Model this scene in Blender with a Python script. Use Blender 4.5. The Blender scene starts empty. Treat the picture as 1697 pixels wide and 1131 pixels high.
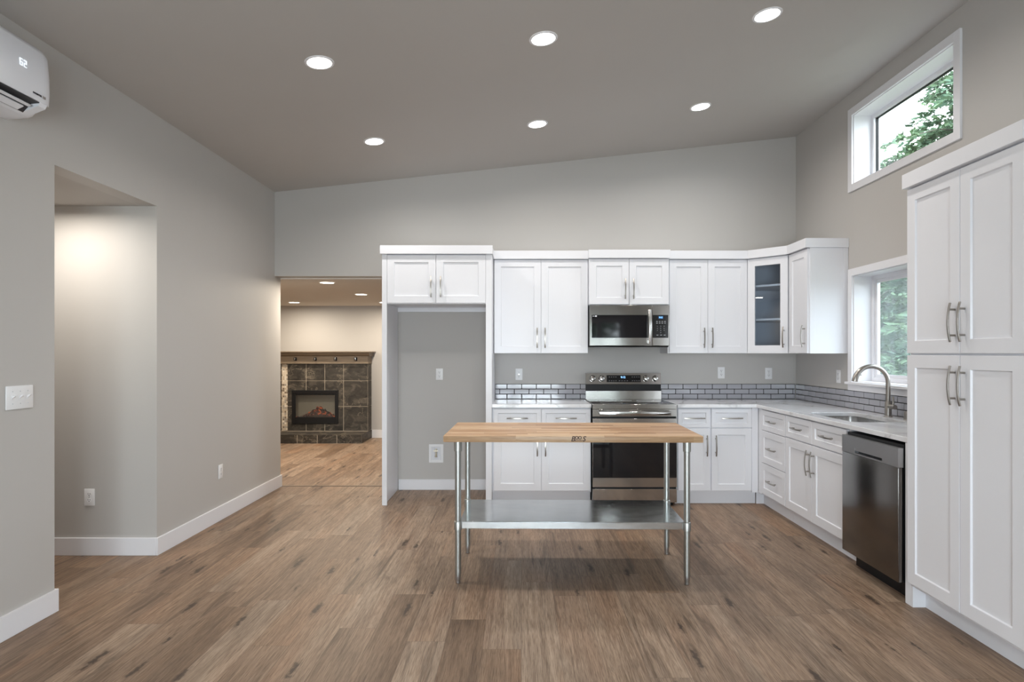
import bpy, bmesh, math, random
from mathutils import Vector, Matrix
random.seed(7)
PI = math.pi
scene = bpy.context.scene
COL = scene.collection

# ------------------------------------------------------------------ camera
H = 1.38
cam_d = bpy.data.cameras.new('camera')
cam = bpy.data.objects.new('camera', cam_d); COL.objects.link(cam)
cam.location = (0, 0, H); cam.rotation_euler = (PI / 2, 0, 0)
cam_d.sensor_width = 36.0
cam_d.lens = 36.0 * 1015 / 1697
cam_d.shift_x = -15.5 / 1697
cam_d.shift_y = 19.5 / 1697
cam_d.clip_start = 0.05
scene.camera = cam
# ------------------------------------------------------------------ view / sampling
scene.view_settings.view_transform = 'Standard'
scene.view_settings.look = 'None'
scene.view_settings.exposure = 0.13
scene.view_settings.gamma = 1.0
scene.view_settings.use_curve_mapping = False
cy = scene.cycles
cy.max_bounces = 10; cy.diffuse_bounces = 6; cy.glossy_bounces = 5
cy.transparent_max_bounces = 16; cy.sample_clamp_indirect = 6.0
cy.use_denoising = True
cy.caustics_reflective = False; cy.caustics_refractive = False
# ------------------------------------------------------------------ sky
world = bpy.data.worlds.new('overcast_sky'); scene.world = world
world.use_nodes = True
bg = world.node_tree.nodes['Background']
bg.inputs[0].default_value = (0.86, 0.93, 1.0, 1); bg.inputs[1].default_value = 9.0
# ------------------------------------------------------------------ daylight lamps added behind the camera
def area_light(name, loc, rot, sx, sy, power, color, shape='RECTANGLE', spread=PI, parent=None, portal=False):
    d = bpy.data.lights.new(name, 'AREA'); d.shape = shape; d.size = sx; d.size_y = sy
    d.energy = power; d.color = color; d.spread = spread
    if portal: d.cycles.is_portal = True
    o = bpy.data.objects.new(name, d); COL.objects.link(o)
    o.location = loc; o.rotation_euler = rot
    if parent: o.parent = parent
    return o
# area lamps standing in for daylight outside the assumed patio door and window
DAY = (0.84, 0.92, 1.0)
area_light('daylight_lamp_patio', (-.2, -2.33, 1.08), (PI / 2, 0, 0), 2.2, 1.9, 200, DAY)
area_light('daylight_lamp_window', (1.75, -2.33, 1.33), (PI / 2, 0, 0), 1.0, .8, 5, DAY)
KLAMP, KCOL = 9.5, (1.0, 0.955, 0.90)      # kitchen downlights
LLAMP, LCOL = 16.5, (1.0, 0.88, 0.72)      # living room downlights
HLAMP = 11.5

# ================================================================== materials
def new_mat(name):
    m = bpy.data.materials.new(name); m.use_nodes = True
    nt = m.node_tree
    return m, nt, nt.nodes['Principled BSDF']
class G:
    """small helper to write node graphs"""
    def __init__(s, nt): s.nt = nt
    def n(s, t, **kw):
        x = s.nt.nodes.new(t)
        for k, v in kw.items(): setattr(x, k, v)
        return x
    def put(s, sock, v):
        if hasattr(v, 'is_output'): s.nt.links.new(v, sock)
        elif v is not None: sock.default_value = v
    def m(s, op, a, b=None, c=None, clamp=False):
        x = s.n('ShaderNodeMath', operation=op); x.use_clamp = clamp
        s.put(x.inputs[0], a)
        if b is not None: s.put(x.inputs[1], b)
        if c is not None: s.put(x.inputs[2], c)
        return x.outputs[0]
    def pos(s):
        return s.n('ShaderNodeTexCoord').outputs['Object']
    def sep(s, v):
        x = s.n('ShaderNodeSeparateXYZ'); s.put(x.inputs[0], v); return x.outputs
    def comb(s, a, b, c):
        x = s.n('ShaderNodeCombineXYZ'); s.put(x.inputs[0], a); s.put(x.inputs[1], b); s.put(x.inputs[2], c); return x.outputs[0]
    def white(s, v):
        x = s.n('ShaderNodeTexWhiteNoise', noise_dimensions='3D'); s.put(x.inputs['Vector'], v); return x.outputs
    def noise(s, v, scale, detail=4, rough=.55, dist=0):
        x = s.n('ShaderNodeTexNoise'); s.put(x.inputs['Vector'], v)
        x.inputs['Scale'].default_value = scale; x.inputs['Detail'].default_value = detail
        x.inputs['Roughness'].default_value = rough; x.inputs['Distortion'].default_value = dist
        return x.outputs
    def ramp(s, f, stops, interp='LINEAR'):
        x = s.n('ShaderNodeValToRGB'); x.color_ramp.interpolation = interp
        e = x.color_ramp.elements
        while len(e) < len(stops): e.new(0.5)
        for q, (p, c) in zip(e, stops):
            q.position = p; q.color = (c[0], c[1], c[2], 1) if not isinstance(c, (int, float)) else (c, c, c, 1)
        s.put(x.inputs[0], f); return x.outputs[0]
    def mix(s, f, a, b, blend='MIX'):
        x = s.n('ShaderNodeMix', data_type='RGBA', blend_type=blend)
        s.put(x.inputs[0], f)
        s.put(x.inputs[6], a if hasattr(a, 'is_output') else (*a, 1)); s.put(x.inputs[7], b if hasattr(b, 'is_output') else (*b, 1))
        return x.outputs[2]
    def bump(s, h, strength, dist=0.002):
        x = s.n('ShaderNodeBump'); s.put(x.inputs['Height'], h)
        x.inputs['Strength'].default_value = strength; x.inputs['Distance'].default_value = dist
        return x.outputs[0]
    def vmul(s, v, k):
        x = s.n('ShaderNodeVectorMath', operation='MULTIPLY'); s.put(x.inputs[0], v); x.inputs[1].default_value = k; return x.outputs[0]
    def vadd(s, v, w):
        x = s.n('ShaderNodeVectorMath', operation='ADD'); s.put(x.inputs[0], v); s.put(x.inputs[1], w); return x.outputs[0]

def simple(name, col, rough=.5, metal=0, spec=.5, coat=0):
    m, nt, b = new_mat(name)
    b.inputs['Base Color'].default_value = (*col, 1); b.inputs['Roughness'].default_value = rough
    b.inputs['Metallic'].default_value = metal; b.inputs['Specular IOR Level'].default_value = spec
    b.inputs['Coat Weight'].default_value = coat
    return m
def paint(name, col, rough=.55, peel=.12, scale=180, spec=.3):
    m, nt, b = new_mat(name); g = G(nt)
    p = g.pos()
    n = g.noise(p, scale, 3)[0]
    c = g.mix(g.noise(p, 1.3, 2)[0], [x * .97 for x in col], [min(1, x * 1.03) for x in col])
    g.put(b.inputs['Base Color'], c); b.inputs['Roughness'].default_value = rough
    b.inputs['Specular IOR Level'].default_value = spec
    g.put(b.inputs['Normal'], g.bump(n, peel, .001))
    return m
def emit(name, col, strength):
    m, nt, b = new_mat(name)
    b.inputs['Base Color'].default_value = (0, 0, 0, 1)
    b.inputs['Emission Color'].default_value = (*col, 1); b.inputs['Emission Strength'].default_value = strength
    return m
def brushed(name, col, rough=.25, axis=(1, 60, 60), scale=12, var=.12):
    m, nt, b = new_mat(name); g = G(nt)
    v = g.vmul(g.pos(), axis)
    n = g.noise(v, scale, 3)[0]
    b.inputs['Base Color'].default_value = (*col, 1); b.inputs['Metallic'].default_value = 1
    g.put(b.inputs['Roughness'], g.m('MULTIPLY_ADD', n, var, rough - var / 2))
    g.put(b.inputs['Normal'], g.bump(n, .025, .0005))
    return m
def pane_mat(name, tint=(1, 1, 1), refl=.08, haze=0.0):
    m = bpy.data.materials.new(name); m.use_nodes = True; nt = m.node_tree; nt.nodes.clear(); g = G(nt)
    out = g.n('ShaderNodeOutputMaterial')
    tr = g.n('ShaderNodeBsdfTransparent'); tr.inputs[0].default_value = (*tint, 1)
    gl = g.n('ShaderNodeBsdfGlossy'); gl.inputs['Roughness'].default_value = 0.01
    fr = g.n('ShaderNodeLayerWeight'); fr.inputs[0].default_value = .5
    mx = g.n('ShaderNodeMixShader')
    g.put(mx.inputs[0], g.m('MULTIPLY_ADD', g.m('POWER', fr.outputs['Facing'], 5), .9, refl, clamp=True))
    nt.links.new(tr.outputs[0], mx.inputs[1]); nt.links.new(gl.outputs[0], mx.inputs[2])
    last = mx.outputs[0]
    if haze:
        df = g.n('ShaderNodeBsdfTranslucent'); df.inputs[0].default_value = (.62, .66, .70, 1)
        m2 = g.n('ShaderNodeMixShader')
        n = g.noise(g.vmul(g.pos(), (1, 9, 2.2)), 3, 5)[0]
        g.put(m2.inputs[0], g.m('MULTIPLY', n, haze * 2))
        nt.links.new(last, m2.inputs[1]); nt.links.new(df.outputs[0], m2.inputs[2]); last = m2.outputs[0]
    nt.links.new(last, out.inputs[0])
    return m

def plank_floor(name):
    m, nt, b = new_mat(name); g = G(nt)
    W, L = .182, 1.22
    x, y, z = g.sep(g.pos())
    u = g.m('DIVIDE', x, W); col = g.m('FLOOR', u)
    r1 = g.white(g.comb(col, 3.7, 1.1))[0]
    v = g.m('ADD', g.m('DIVIDE', y, L), g.m('MULTIPLY', r1, 7.31)); row = g.m('FLOOR', v)
    idv = g.comb(col, row, 0.5)
    wv, wc = g.white(idv)[0], g.white(idv)[1]
    ws = g.sep(wc)
    off = g.vmul(wc, (31, 47, 19))
    tone = g.ramp(wv, [(0, (.26, .178, .122)), (.25, (.325, .230, .163)), (.5, (.38, .277, .200)), (.75, (.43, .330, .250)), (1, (.345, .235, .157))])
    # soft clouds along the plank
    q = g.vadd(g.comb(g.m('MULTIPLY', x, 5), g.m('MULTIPLY', y, .8), 0), off)
    cl = g.noise(q, 1.6, 4, .6, .6)[0]
    c = g.mix(g.ramp(cl, [(.36, 0), (.66, 1)]), g.mix(1, tone, (.74, .73, .72), 'MULTIPLY'), g.mix(1, tone, (1.12, 1.11, 1.09), 'MULTIPLY'))
    # warm flush on some planks
    fl = g.noise(q, .9, 2)[0]
    c = g.mix(g.m('MULTIPLY', g.ramp(fl, [(.48, 0), (.72, 1)]), g.m('MULTIPLY', ws[0], .55)), c, (.38, .22, .135))
    # cathedral rings
    wq = g.vadd(g.comb(g.m('MULTIPLY', x, 10), g.m('MULTIPLY', y, .9), 0), off)
    wn = g.noise(wq, 1.1, 2.5, .5, .4)[0]
    rings = g.m('FRACT', g.m('MULTIPLY', wn, 22))
    rings = g.ramp(rings, [(0, 0), (.18, 1), (.55, .35), (1, 0)])
    c = g.mix(g.m('MULTIPLY', rings, g.m('MULTIPLY_ADD', ws[1], .30, .10)), c, g.mix(1, c, (.60, .56, .52), 'MULTIPLY'))
    # fine grain
    fg = g.noise(g.vadd(g.comb(g.m('MULTIPLY', x, 330), g.m('MULTIPLY', y, 11), 0), off), 1, 4, .6)[0]
    c = g.mix(g.ramp(fg, [(.36, .85), (.56, 0)]), c, g.mix(1, c, (.52, .47, .43), 'MULTIPLY'))
    mg = g.noise(g.vadd(g.comb(g.m('MULTIPLY', x, 75), g.m('MULTIPLY', y, 1.7), 0), off), 1, 4, .6, .5)[0]
    c = g.mix(g.ramp(mg, [(.38, .7), (.58, 0)]), c, g.mix(1, c, (.66, .62, .59), 'MULTIPLY'))
    # dark mineral streaks
    st = g.noise(g.vadd(g.comb(g.m('MULTIPLY', x, 17), g.m('MULTIPLY', y, 1.1), 0), off), 1, 4, .62, .9)[0]
    c = g.mix(g.ramp(st, [(.56, 0), (.72, .78)]), c, (.085, .056, .038))
    # knots
    vo = g.n('ShaderNodeTexVoronoi', voronoi_dimensions='2D'); vo.inputs['Scale'].default_value = 1.0
    dn = g.noise(g.comb(g.m('MULTIPLY', x, 40), g.m('MULTIPLY', y, 24), 0), 1, 3)[1]
    kq = g.vadd(g.comb(g.m('MULTIPLY', x, 8.5), g.m('MULTIPLY', y, 1.7), 0), g.vmul(dn, (.34, .34, 0)))
    g.put(vo.inputs['Vector'], kq)
    keep = g.m('GREATER_THAN', g.sep(vo.outputs['Color'])[0], .66)
    size = g.m('MULTIPLY_ADD', g.sep(vo.outputs['Color'])[1], .17, .10)
    rel = g.m('DIVIDE', vo.outputs['Distance'], size)
    kn = g.ramp(rel, [(0, 1), (.36, .88), (.55, .36), (1, 0)])
    c = g.mix(g.m('MULTIPLY', kn, g.m('MULTIPLY', keep, .95)), c, (.055, .036, .026))
    # plank joints
    fu = g.m('FRACT', u); fv = g.m('FRACT', v)
    du = g.m('MINIMUM', fu, g.m('SUBTRACT', 1, fu)); dv = g.m('MINIMUM', fv, g.m('SUBTRACT', 1, fv))
    ju = g.m('LESS_THAN', du, .006); jv = g.m('LESS_THAN', dv, .0012)
    j = g.m('MAXIMUM', ju, jv)
    c = g.mix(g.m('MULTIPLY', j, .45), c, (.09, .065, .05))
    g.put(b.inputs['Base Color'], c)
    g.put(b.inputs['Roughness'], g.m('MULTIPLY_ADD', fg, .12, .42)); b.inputs['Specular IOR Level'].default_value = .32
    g.put(b.inputs['Normal'], g.bump(g.m('SUBTRACT', fg, g.m('MULTIPLY', j, 1.2)), .12, .001))
    return m

def butcher(name):
    m, nt, b = new_mat(name); g = G(nt)
    x, y, z = g.sep(g.pos())
    u = g.m('DIVIDE', g.m('ADD', y, .0005), .0345); col = g.m('FLOOR', u)
    r1 = g.white(g.comb(col, 9.1, 2.2))[0]
    v = g.m('ADD', g.m('DIVIDE', x, .52), g.m('MULTIPLY', r1, 5.7)); row = g.m('FLOOR', v)
    wv, wc = g.white(g.comb(col, row, 4.5))
    off = g.vmul(wc, (23, 41, 11))
    tone = g.ramp(wv, [(0, (.35, .19, .095)), (.25, (.50, .30, .165)), (.5, (.62, .42, .25)), (.75, (.68, .49, .315)), (1, (.45, .26, .13))])
    gr = g.noise(g.vadd(g.comb(g.m('MULTIPLY', x, 5), g.m('MULTIPLY', y, 90), g.m('MULTIPLY', z, 90)), off), 1.3, 5, .6, .3)[0]
    c = g.mix(g.ramp(gr, [(.34, .75), (.6, 0)]), tone, g.mix(1, tone, (.62, .52, .42), 'MULTIPLY'))
    dk = g.noise(g.vadd(g.comb(g.m('MULTIPLY', x, 2), g.m('MULTIPLY', y, 40), g.m('MULTIPLY', z, 40)), off), 1, 3)[0]
    c = g.mix(g.ramp(dk, [(.60, 0), (.70, .6)]), c, (.25, .14, .075))
    fu = g.m('FRACT', u); du = g.m('MINIMUM', fu, g.m('SUBTRACT', 1, fu))
    fv = g.m('FRACT', v); dv = g.m('MINIMUM', fv, g.m('SUBTRACT', 1, fv))
    j = g.m('MAXIMUM', g.m('LESS_THAN', du, .02), g.m('LESS_THAN', dv, .0015))
    c = g.mix(g.m('MULTIPLY', j, .35), c, (.28, .17, .09))
    g.put(b.inputs['Base Color'], c); b.inputs['Roughness'].default_value = .42
    g.put(b.inputs['Normal'], g.bump(gr, .08, .0008))
    return m

def quartz(name):
    m, nt, b = new_mat(name); g = G(nt)
    p = g.pos()
    d = g.noise(p, 1.4, 5, .6)[1]
    q = g.vadd(g.vmul(p, (1.7, 1.0, 1.6)), g.vmul(d, (.9, .9, .9)))
    n = g.noise(q, 1.25, 3, .5, .4)[0]
    vein = g.ramp(g.m('ABSOLUTE', g.m('SUBTRACT', n, .5)), [(0, 1), (.016, .55), (.05, 0)])
    cloud = g.ramp(g.noise(q, .8, 2)[0], [(.45, 0), (.7, .35)])
    fine = g.ramp(g.m('ABSOLUTE', g.m('SUBTRACT', g.noise(q, 3.1, 3)[0], .5)), [(0, .18), (.012, 0)])
    c = g.mix(g.m('MAXIMUM', g.m('MULTIPLY', vein, .6), fine), (.80, .80, .82), (.40, .395, .40))
    c = g.mix(cloud, c, (.60, .60, .62))
    g.put(b.inputs['Base Color'], c); b.inputs['Roughness'].default_value = .08
    b.inputs['Specular IOR Level'].default_value = .55
    return m

def slate(name):
    m, nt, b = new_mat(name); g = G(nt)
    p = g.pos()
    d = g.noise(p, 5, 4)[1]
    q = g.vadd(g.vmul(p, (1, 1, 1.8)), g.vmul(d, (.35, .35, .35)))
    n = g.noise(q, 4.5, 8, .68, .6)[0]
    c = g.ramp(n, [(.3, (.018, .016, .014)), (.5, (.05, .044, .037)), (.70, (.13, .112, .09)), (.82, (.26, .20, .15))])
    w = g.ramp(g.m('ABSOLUTE', g.m('SUBTRACT', g.noise(q, 2.2, 4)[0], .56)), [(0, .45), (.010, 0)])
    c = g.mix(w, c, (.34, .29, .22))
    g.put(b.inputs['Base Color'], c); b.inputs['Roughness'].default_value = .5; b.inputs['Specular IOR Level'].default_value = .3
    g.put(b.inputs['Normal'], g.bump(n, .4, .004))
    return m

def mosaic(name):
    m, nt, b = new_mat(name); g = G(nt)
    x, y, z = g.sep(g.pos())
    s = .0305
    u = g.m('DIVIDE', x, s); v = g.m('DIVIDE', z, s)
    wv = g.white(g.comb(g.m('FLOOR', u), g.m('FLOOR', v), 1.5))[0]
    c = g.ramp(wv, [(0, (.66, .58, .47)), (.3, (.52, .43, .33)), (.5, (.22, .17, .13)), (.7, (.36, .33, .29)), (.85, (.74, .68, .58))], 'CONSTANT')
    fu = g.m('FRACT', u); fv = g.m('FRACT', v)
    j = g.m('MAXIMUM', g.m('LESS_THAN', fu, .08), g.m('LESS_THAN', fv, .08))
    c = g.mix(j, c, (.55, .48, .38))
    g.put(b.inputs['Base Color'], c); b.inputs['Roughness'].default_value = .25
    return m

def grained(name, c1, c2, axis=(3, 40, 40), rough=.45):
    m, nt, b = new_mat(name); g = G(nt)
    n = g.noise(g.vmul(g.pos(), axis), 1, 5, .6, .3)[0]
    g.put(b.inputs['Base Color'], g.mix(g.ramp(n, [(.3, 0), (.7, 1)]), c1, c2)); b.inputs['Roughness'].default_value = rough
    g.put(b.inputs['Normal'], g.bump(n, .1, .001))
    return m

def galvanized(name):
    m, nt, b = new_mat(name); g = G(nt)
    p = g.pos()
    n = g.noise(g.vmul(p, (2.5, 5, 5)), 1.6, 7, .7, 1.2)[0]
    f = g.noise(p, 90, 2)[0]
    g.put(b.inputs['Base Color'], g.ramp(n, [(.3, (.56, .59, .60)), (.55, (.66, .69, .70)), (.75, (.74, .76, .76))]))
    b.inputs['Metallic'].default_value = 1
    g.put(b.inputs['Roughness'], g.m('ADD', g.m('MULTIPLY_ADD', n, .20, .03), g.m('MULTIPLY', f, .04)))
    g.put(b.inputs['Normal'], g.bump(n, .05, .001))
    return m

def ember(name):
    m, nt, b = new_mat(name); g = G(nt)
    p = g.pos(); n = g.noise(p, 16, 4, .6)[0]; n2 = g.noise(p, 60, 2)[0]
    z = g.sep(p)[2]
    g.put(b.inputs['Base Color'], g.ramp(n2, [(.3, (.02, .012, .01)), (.7, (.11, .07, .05))]))
    b.inputs['Roughness'].default_value = .9
    f = g.m('MULTIPLY', g.ramp(n, [(.5, 0), (.68, 1)]), g.ramp(n2, [(.35, .2), (.6, 1)]))
    g.put(b.inputs['Emission Color'], g.ramp(n, [(.5, (.8, .06, .01)), (.75, (1, .22, .04))]))
    g.put(b.inputs['Emission Strength'], g.m('MULTIPLY', f, .9))
    return m

def foliage_mat(name, a, bb):
    m, nt, b = new_mat(name); g = G(nt)
    p = g.pos()
    n = g.noise(p, 3.2, 3)[0]
    g.put(b.inputs['Base Color'], g.mix(g.ramp(n, [(.35, 0), (.65, 1)]), a, bb)); b.inputs['Roughness'].default_value = .7
    b.inputs['Transmission Weight'].default_value = 0
    b.inputs['Specular IOR Level'].default_value = .2
    return m

M = {}
M['wall'] = paint('greige wall paint', (.50, .483, .463))
M['ceil'] = paint('greige ceiling paint', (.485, .466, .447), .7, .2, 140, .2)
M['lceil'] = paint('ceiling paint with bounce light', (.70, .66, .60), .7, .2, 140, .2)  # living room ceiling: light bounced off the floor is painted in as cream
M['trim'] = simple('white trim paint', (.78, .78, .81), .35)
M['cab'] = simple('white cabinet lacquer', (.76, .765, .80), .32, 0, .4)
M['cab_in'] = simple('white cabinet interior', (.70, .71, .74), .5)
M['floor'] = plank_floor('oak plank flooring')
M['butcher'] = butcher('oiled butcher block')
M['quartz'] = quartz('veined white quartz')
M['steel'] = brushed('brushed stainless steel', (.50, .485, .47), .12)
M['steel_v'] = brushed('brushed stainless steel upright', (.60, .585, .57), .24, (60, 60, 1))
M['dwsteel'] = brushed('dark stainless steel', (.21, .20, .19), .20, (60, 1, 60), 12, .08)
M['dwstrip'] = brushed('satin grey steel', (.50, .50, .505), .38, (60, 1, 60), 12, .08)
M['nickel'] = brushed('brushed nickel', (.38, .355, .325), .30, (30, 30, 30), 6, .08)
M['galv'] = galvanized('galvanized sheet steel')
M['galvpipe'] = brushed('galvanized pipe', (.48, .50, .485), .38, (40, 40, 4), 6, .15)
M['bglass'] = simple('black glass', (.008, .008, .01), .05, 0, .6)
M['cooktop'] = simple('black ceramic glass', (.02, .02, .022), .10, 0, .9, .6)
M['black'] = simple('black enamel', (.010, .010, .011), .45, 0, .25)
M['dark'] = simple('dark void', (.02, .02, .02), .8)
M['plastic'] = simple('white plastic', (.80, .80, .81), .35)
M['acplastic'] = simple('white appliance plastic', (.82, .83, .88), .3)
M['slot'] = simple('dark slot', (.04, .04, .045), .6)
M['tile'] = simple('grey glass tile', (.36, .365, .40), .08, 0, .7)
M['grout'] = simple('dark grey grout', (.055, .052, .05), .8)
M['pane'] = pane_mat('window glass', (.97, .985, .98), .06)
M['screen'] = pane_mat('screened window glass', (.80, .83, .84), .06, .045)
M['cabglass'] = pane_mat('cabinet door glass', (.86, .90, .94), .07)
M['lamp'] = emit('glowing diffuser', (1.0, .97, .93), 9)
M['lampw'] = emit('warm glowing diffuser', (1.0, .92, .78), 9)
M['blue'] = emit('blue display light', (.25, .55, 1.0), 3)
M['whiteled'] = emit('white led digits', (.85, .93, 1.0), 1.1)
M['mark'] = simple('pale printed mark', (.55, .56, .58), .5)
M['ink'] = simple('dark burnt ink', (.05, .018, .012), .6)
M['inkgrey'] = simple('black printed lettering', (.02, .02, .03), .5)
M['slate'] = slate('dark slate tile')
M['tangrout'] = simple('tan grout', (.50, .43, .34), .85)
M['mosaic'] = mosaic('stone mosaic')
M['mantel'] = grained('grey brown stained wood', (.15, .115, .08), (.25, .195, .14))
M['ember'] = ember('glowing ember bed')
M['firewall'] = simple('tan firebox back', (.42, .34, .23), .6)
M['chrome'] = simple('polished metal', (.75, .75, .75), .12, 1)
M['copper'] = simple('brass', (.6, .55, .45), .3, 1)
M['fol1'] = foliage_mat('fir green', (.085, .15, .105), (.15, .23, .12))
M['fol2'] = foliage_mat('spruce green', (.07, .10, .095), (.12, .17, .12))
M['bark'] = grained('grey brown bark', (.06, .05, .042), (.16, .135, .115), (20, 20, 3), .9)
M['grass'] = foliage_mat('lawn', (.10, .115, .075), (.14, .15, .10))
M['siding'] = simple('pale siding', (.5, .5, .5), .7)
M['strip'] = simple('brown transition strip', (.12, .085, .06), .5)

# ================================================================== mesh builder
class MB:
    def __init__(s): s.bm = bmesh.new()
    def quad(s, *vs):
        return s.bm.faces.new([s.bm.verts.new(v) for v in vs])
    def box(s, x0, x1, y0, y1, z0, z1, bev=0, seg=2):
        t = bmesh.new()
        v = [t.verts.new((x, y, z)) for x in (x0, x1) for y in (y0, y1) for z in (z0, z1)]
        for f in ((0, 1, 3, 2), (4, 6, 7, 5), (0, 4, 5, 1), (2, 3, 7, 6), (0, 2, 6, 4), (1, 5, 7, 3)):
            t.faces.new([v[i] for i in f])
        if bev: bmesh.ops.bevel(t, geom=t.edges[:], offset=bev, segments=seg, affect='EDGES', profile=.5)
        return s.merge(t)
    def merge(s, t, mat=None):
        if mat is not None: bmesh.ops.transform(t, matrix=mat, verts=t.verts[:])
        me = bpy.data.meshes.new('tmp'); t.to_mesh(me); t.free()
        s.bm.from_mesh(me); bpy.data.meshes.remove(me); return s
    def prism(s, poly, a0, a1, axis='z'):
        def P(p, a):
            return {'z': (p[0], p[1], a), 'y': (p[0], a, p[1]), 'x': (a, p[0], p[1])}[axis]
        lo = [s.bm.verts.new(P(p, a0)) for p in poly]; hi = [s.bm.verts.new(P(p, a1)) for p in poly]
        n = len(poly)
        s.bm.faces.new(lo); s.bm.faces.new(hi[::-1])
        for i in range(n): s.bm.faces.new([lo[i], hi[i], hi[(i + 1) % n], lo[(i + 1) % n]])
        return s
    def cyl(s, p0, p1, r0, r1=None, n=20):
        return s.sweep([p0, p1], [r0, r0 if r1 is None else r1], n)
    def sweep(s, pts, r, n=12, side=None, sec=None):
        """round tube (r number or list) or, with side and sec, a swept flat section"""
        pts = [Vector(p) for p in pts]; k = len(pts)
        rs = r if isinstance(r, (list, tuple)) else [r] * k
        rings = []; up = None
        for i, p in enumerate(pts):
            t = (pts[min(i + 1, k - 1)] - pts[max(i - 1, 0)]).normalized()
            if side is not None:
                a = Vector(side)
            else:
                if up is None:
                    up = Vector((1, 0, 0)) if abs(t.x) < .9 else Vector((0, 1, 0))
                a = (up - t * up.dot(t)).normalized(); up = a
            b = t.cross(a).normalized()
            if sec: ring = [p + a * q[0] + b * q[1] for q in sec]
            else: ring = [p + (a * math.cos(2 * PI * j / n) + b * math.sin(2 * PI * j / n)) * rs[i] for j in range(n)]
            rings.append([s.bm.verts.new(v) for v in ring])
        m = len(rings[0])
        for i in range(k - 1):
            for j in range(m):
                s.bm.faces.new([rings[i][j], rings[i][(j + 1) % m], rings[i + 1][(j + 1) % m], rings[i + 1][j]])
        s.bm.faces.new(rings[0][::-1]); s.bm.faces.new(rings[-1])
        return s
    def lathe(s, prof, c=(0, 0, 0), n=28, axis='z', cap=True):
        rings = []
        for r, h in prof:
            ring = []
            for j in range(n):
                a = 2 * PI * j / n; u, v = r * math.cos(a), r * math.sin(a)
                d = {'z': (u, v, h), 'y': (u, h, v), 'x': (h, u, v)}[axis]
                ring.append(s.bm.verts.new((c[0] + d[0], c[1] + d[1], c[2] + d[2])))
            rings.append(ring)
        for i in range(len(rings) - 1):
            for j in range(n):
                s.bm.faces.new([rings[i][j], rings[i][(j + 1) % n], rings[i + 1][(j + 1) % n], rings[i + 1][j]])
        if cap:
            s.bm.faces.new(rings[0][::-1]); s.bm.faces.new(rings[-1])
        return s
    def text(s, txt, size, mat, shear=0, extrude=.0004, bold=0):
        """flat raised lettering; mat places the text plane (x right, y up)"""
        cu = bpy.data.curves.new('t', 'FONT'); cu.body = txt; cu.size = size; cu.align_x = 'CENTER'; cu.align_y = 'CENTER'
        cu.extrude = extrude; cu.offset = bold; cu.shear = shear; cu.resolution_u = 3
        o = bpy.data.objects.new('t', cu); COL.objects.link(o)
        me = bpy.data.meshes.new_from_object(o.evaluated_get(bpy.context.evaluated_depsgraph_get()))
        t = bmesh.new(); t.from_mesh(me)
        bpy.data.objects.remove(o); bpy.data.curves.remove(cu); bpy.data.meshes.remove(me)
        return s.merge(t, mat)
    def build(s, name, mat, parent=None, bev=0, smooth=40, sharp_ok=True):
        bmesh.ops.recalc_face_normals(s.bm, faces=s.bm.faces[:])
        me = bpy.data.meshes.new(name); s.bm.to_mesh(me); s.bm.free()
        for p in me.polygons: p.use_smooth = True
        me.set_sharp_from_angle(angle=math.radians(smooth))
        me.materials.append(mat)
        o = bpy.data.objects.new(name, me); COL.objects.link(o)
        if parent: o.parent = parent
        if bev:
            b = o.modifiers.new('edge', 'BEVEL'); b.width = bev; b.segments = 2; b.limit_method = 'ANGLE'; b.angle_limit = math.radians(40)
        return o
def B(*a, **k): return MB().box(*a, **k)

def tag(o, label=None, cat=None, group=None, kind=None):
    if label: o['label'] = label
    if cat: o['category'] = cat
    if group: o['group'] = group
    if kind: o['kind'] = kind
    return o
def thing(name, label, cat, loc=(0, 0, 0), rz=0, group=None, ry=0):
    o = bpy.data.objects.new(name, None); COL.objects.link(o); o.empty_display_size = .1
    o.location = loc; o.rotation_euler = (0, ry, rz)
    return tag(o, label, cat, group)
def copy_tree(o, parent=None):
    c = o.copy(); COL.objects.link(c)
    if parent: c.parent = parent
    for ch in [x for x in o.children]: copy_tree(ch, c)
    return c
def struct(name, mb, mat, parent=None, **k):
    o = mb.build(name, mat, parent, **k)
    if not parent: o['kind'] = 'structure'
    return o
TXT_FRONT = Matrix(((1, 0, 0, 0), (0, 0, -1, 0), (0, 1, 0, 0), (0, 0, 0, 1)))   # text plane facing local -Y
def tmat(x, y, z): return Matrix.Translation((x, y, z)) @ TXT_FRONT

# ================================================================== the setting
XL, XR, YB, YF = -2.485, 2.766, 6.17, -2.2
ZC0, SL = 3.0, 0.1065
def zc(x): return ZC0 + SL * (x - XL)
T = .15
struct('floor', B(-4.6, XR + .15, YF - .15, YB + .16, -.1, 0), M['floor'])
struct('floor_living', B(-6.2, 1.6, YB + .16, 9.95, -.1, 0), M['floor'])
struct('trim_1', B(XL, -1.28, YB + .145, YB + .175, 0, .003), M['strip'])
c = MB(); c.prism([(XL - .15, zc(XL - .15)), (XR + .18, zc(XR + .18)), (XR + .18, zc(XR + .18) + .2), (XL - .15, zc(XL - .15) + .2)], YF - .15, YB + T, 'y')
struct('ceiling', c, M['ceil'])
struct('ceiling_living', B(-6.2, 1.6, YB + T, 9.95, 2.14, 2.3), M['lceil'])
struct('ceiling_hall', B(-4.6, XL - .12, 3.14, 4.3, 2.381, 2.5), M['ceil'])
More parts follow.
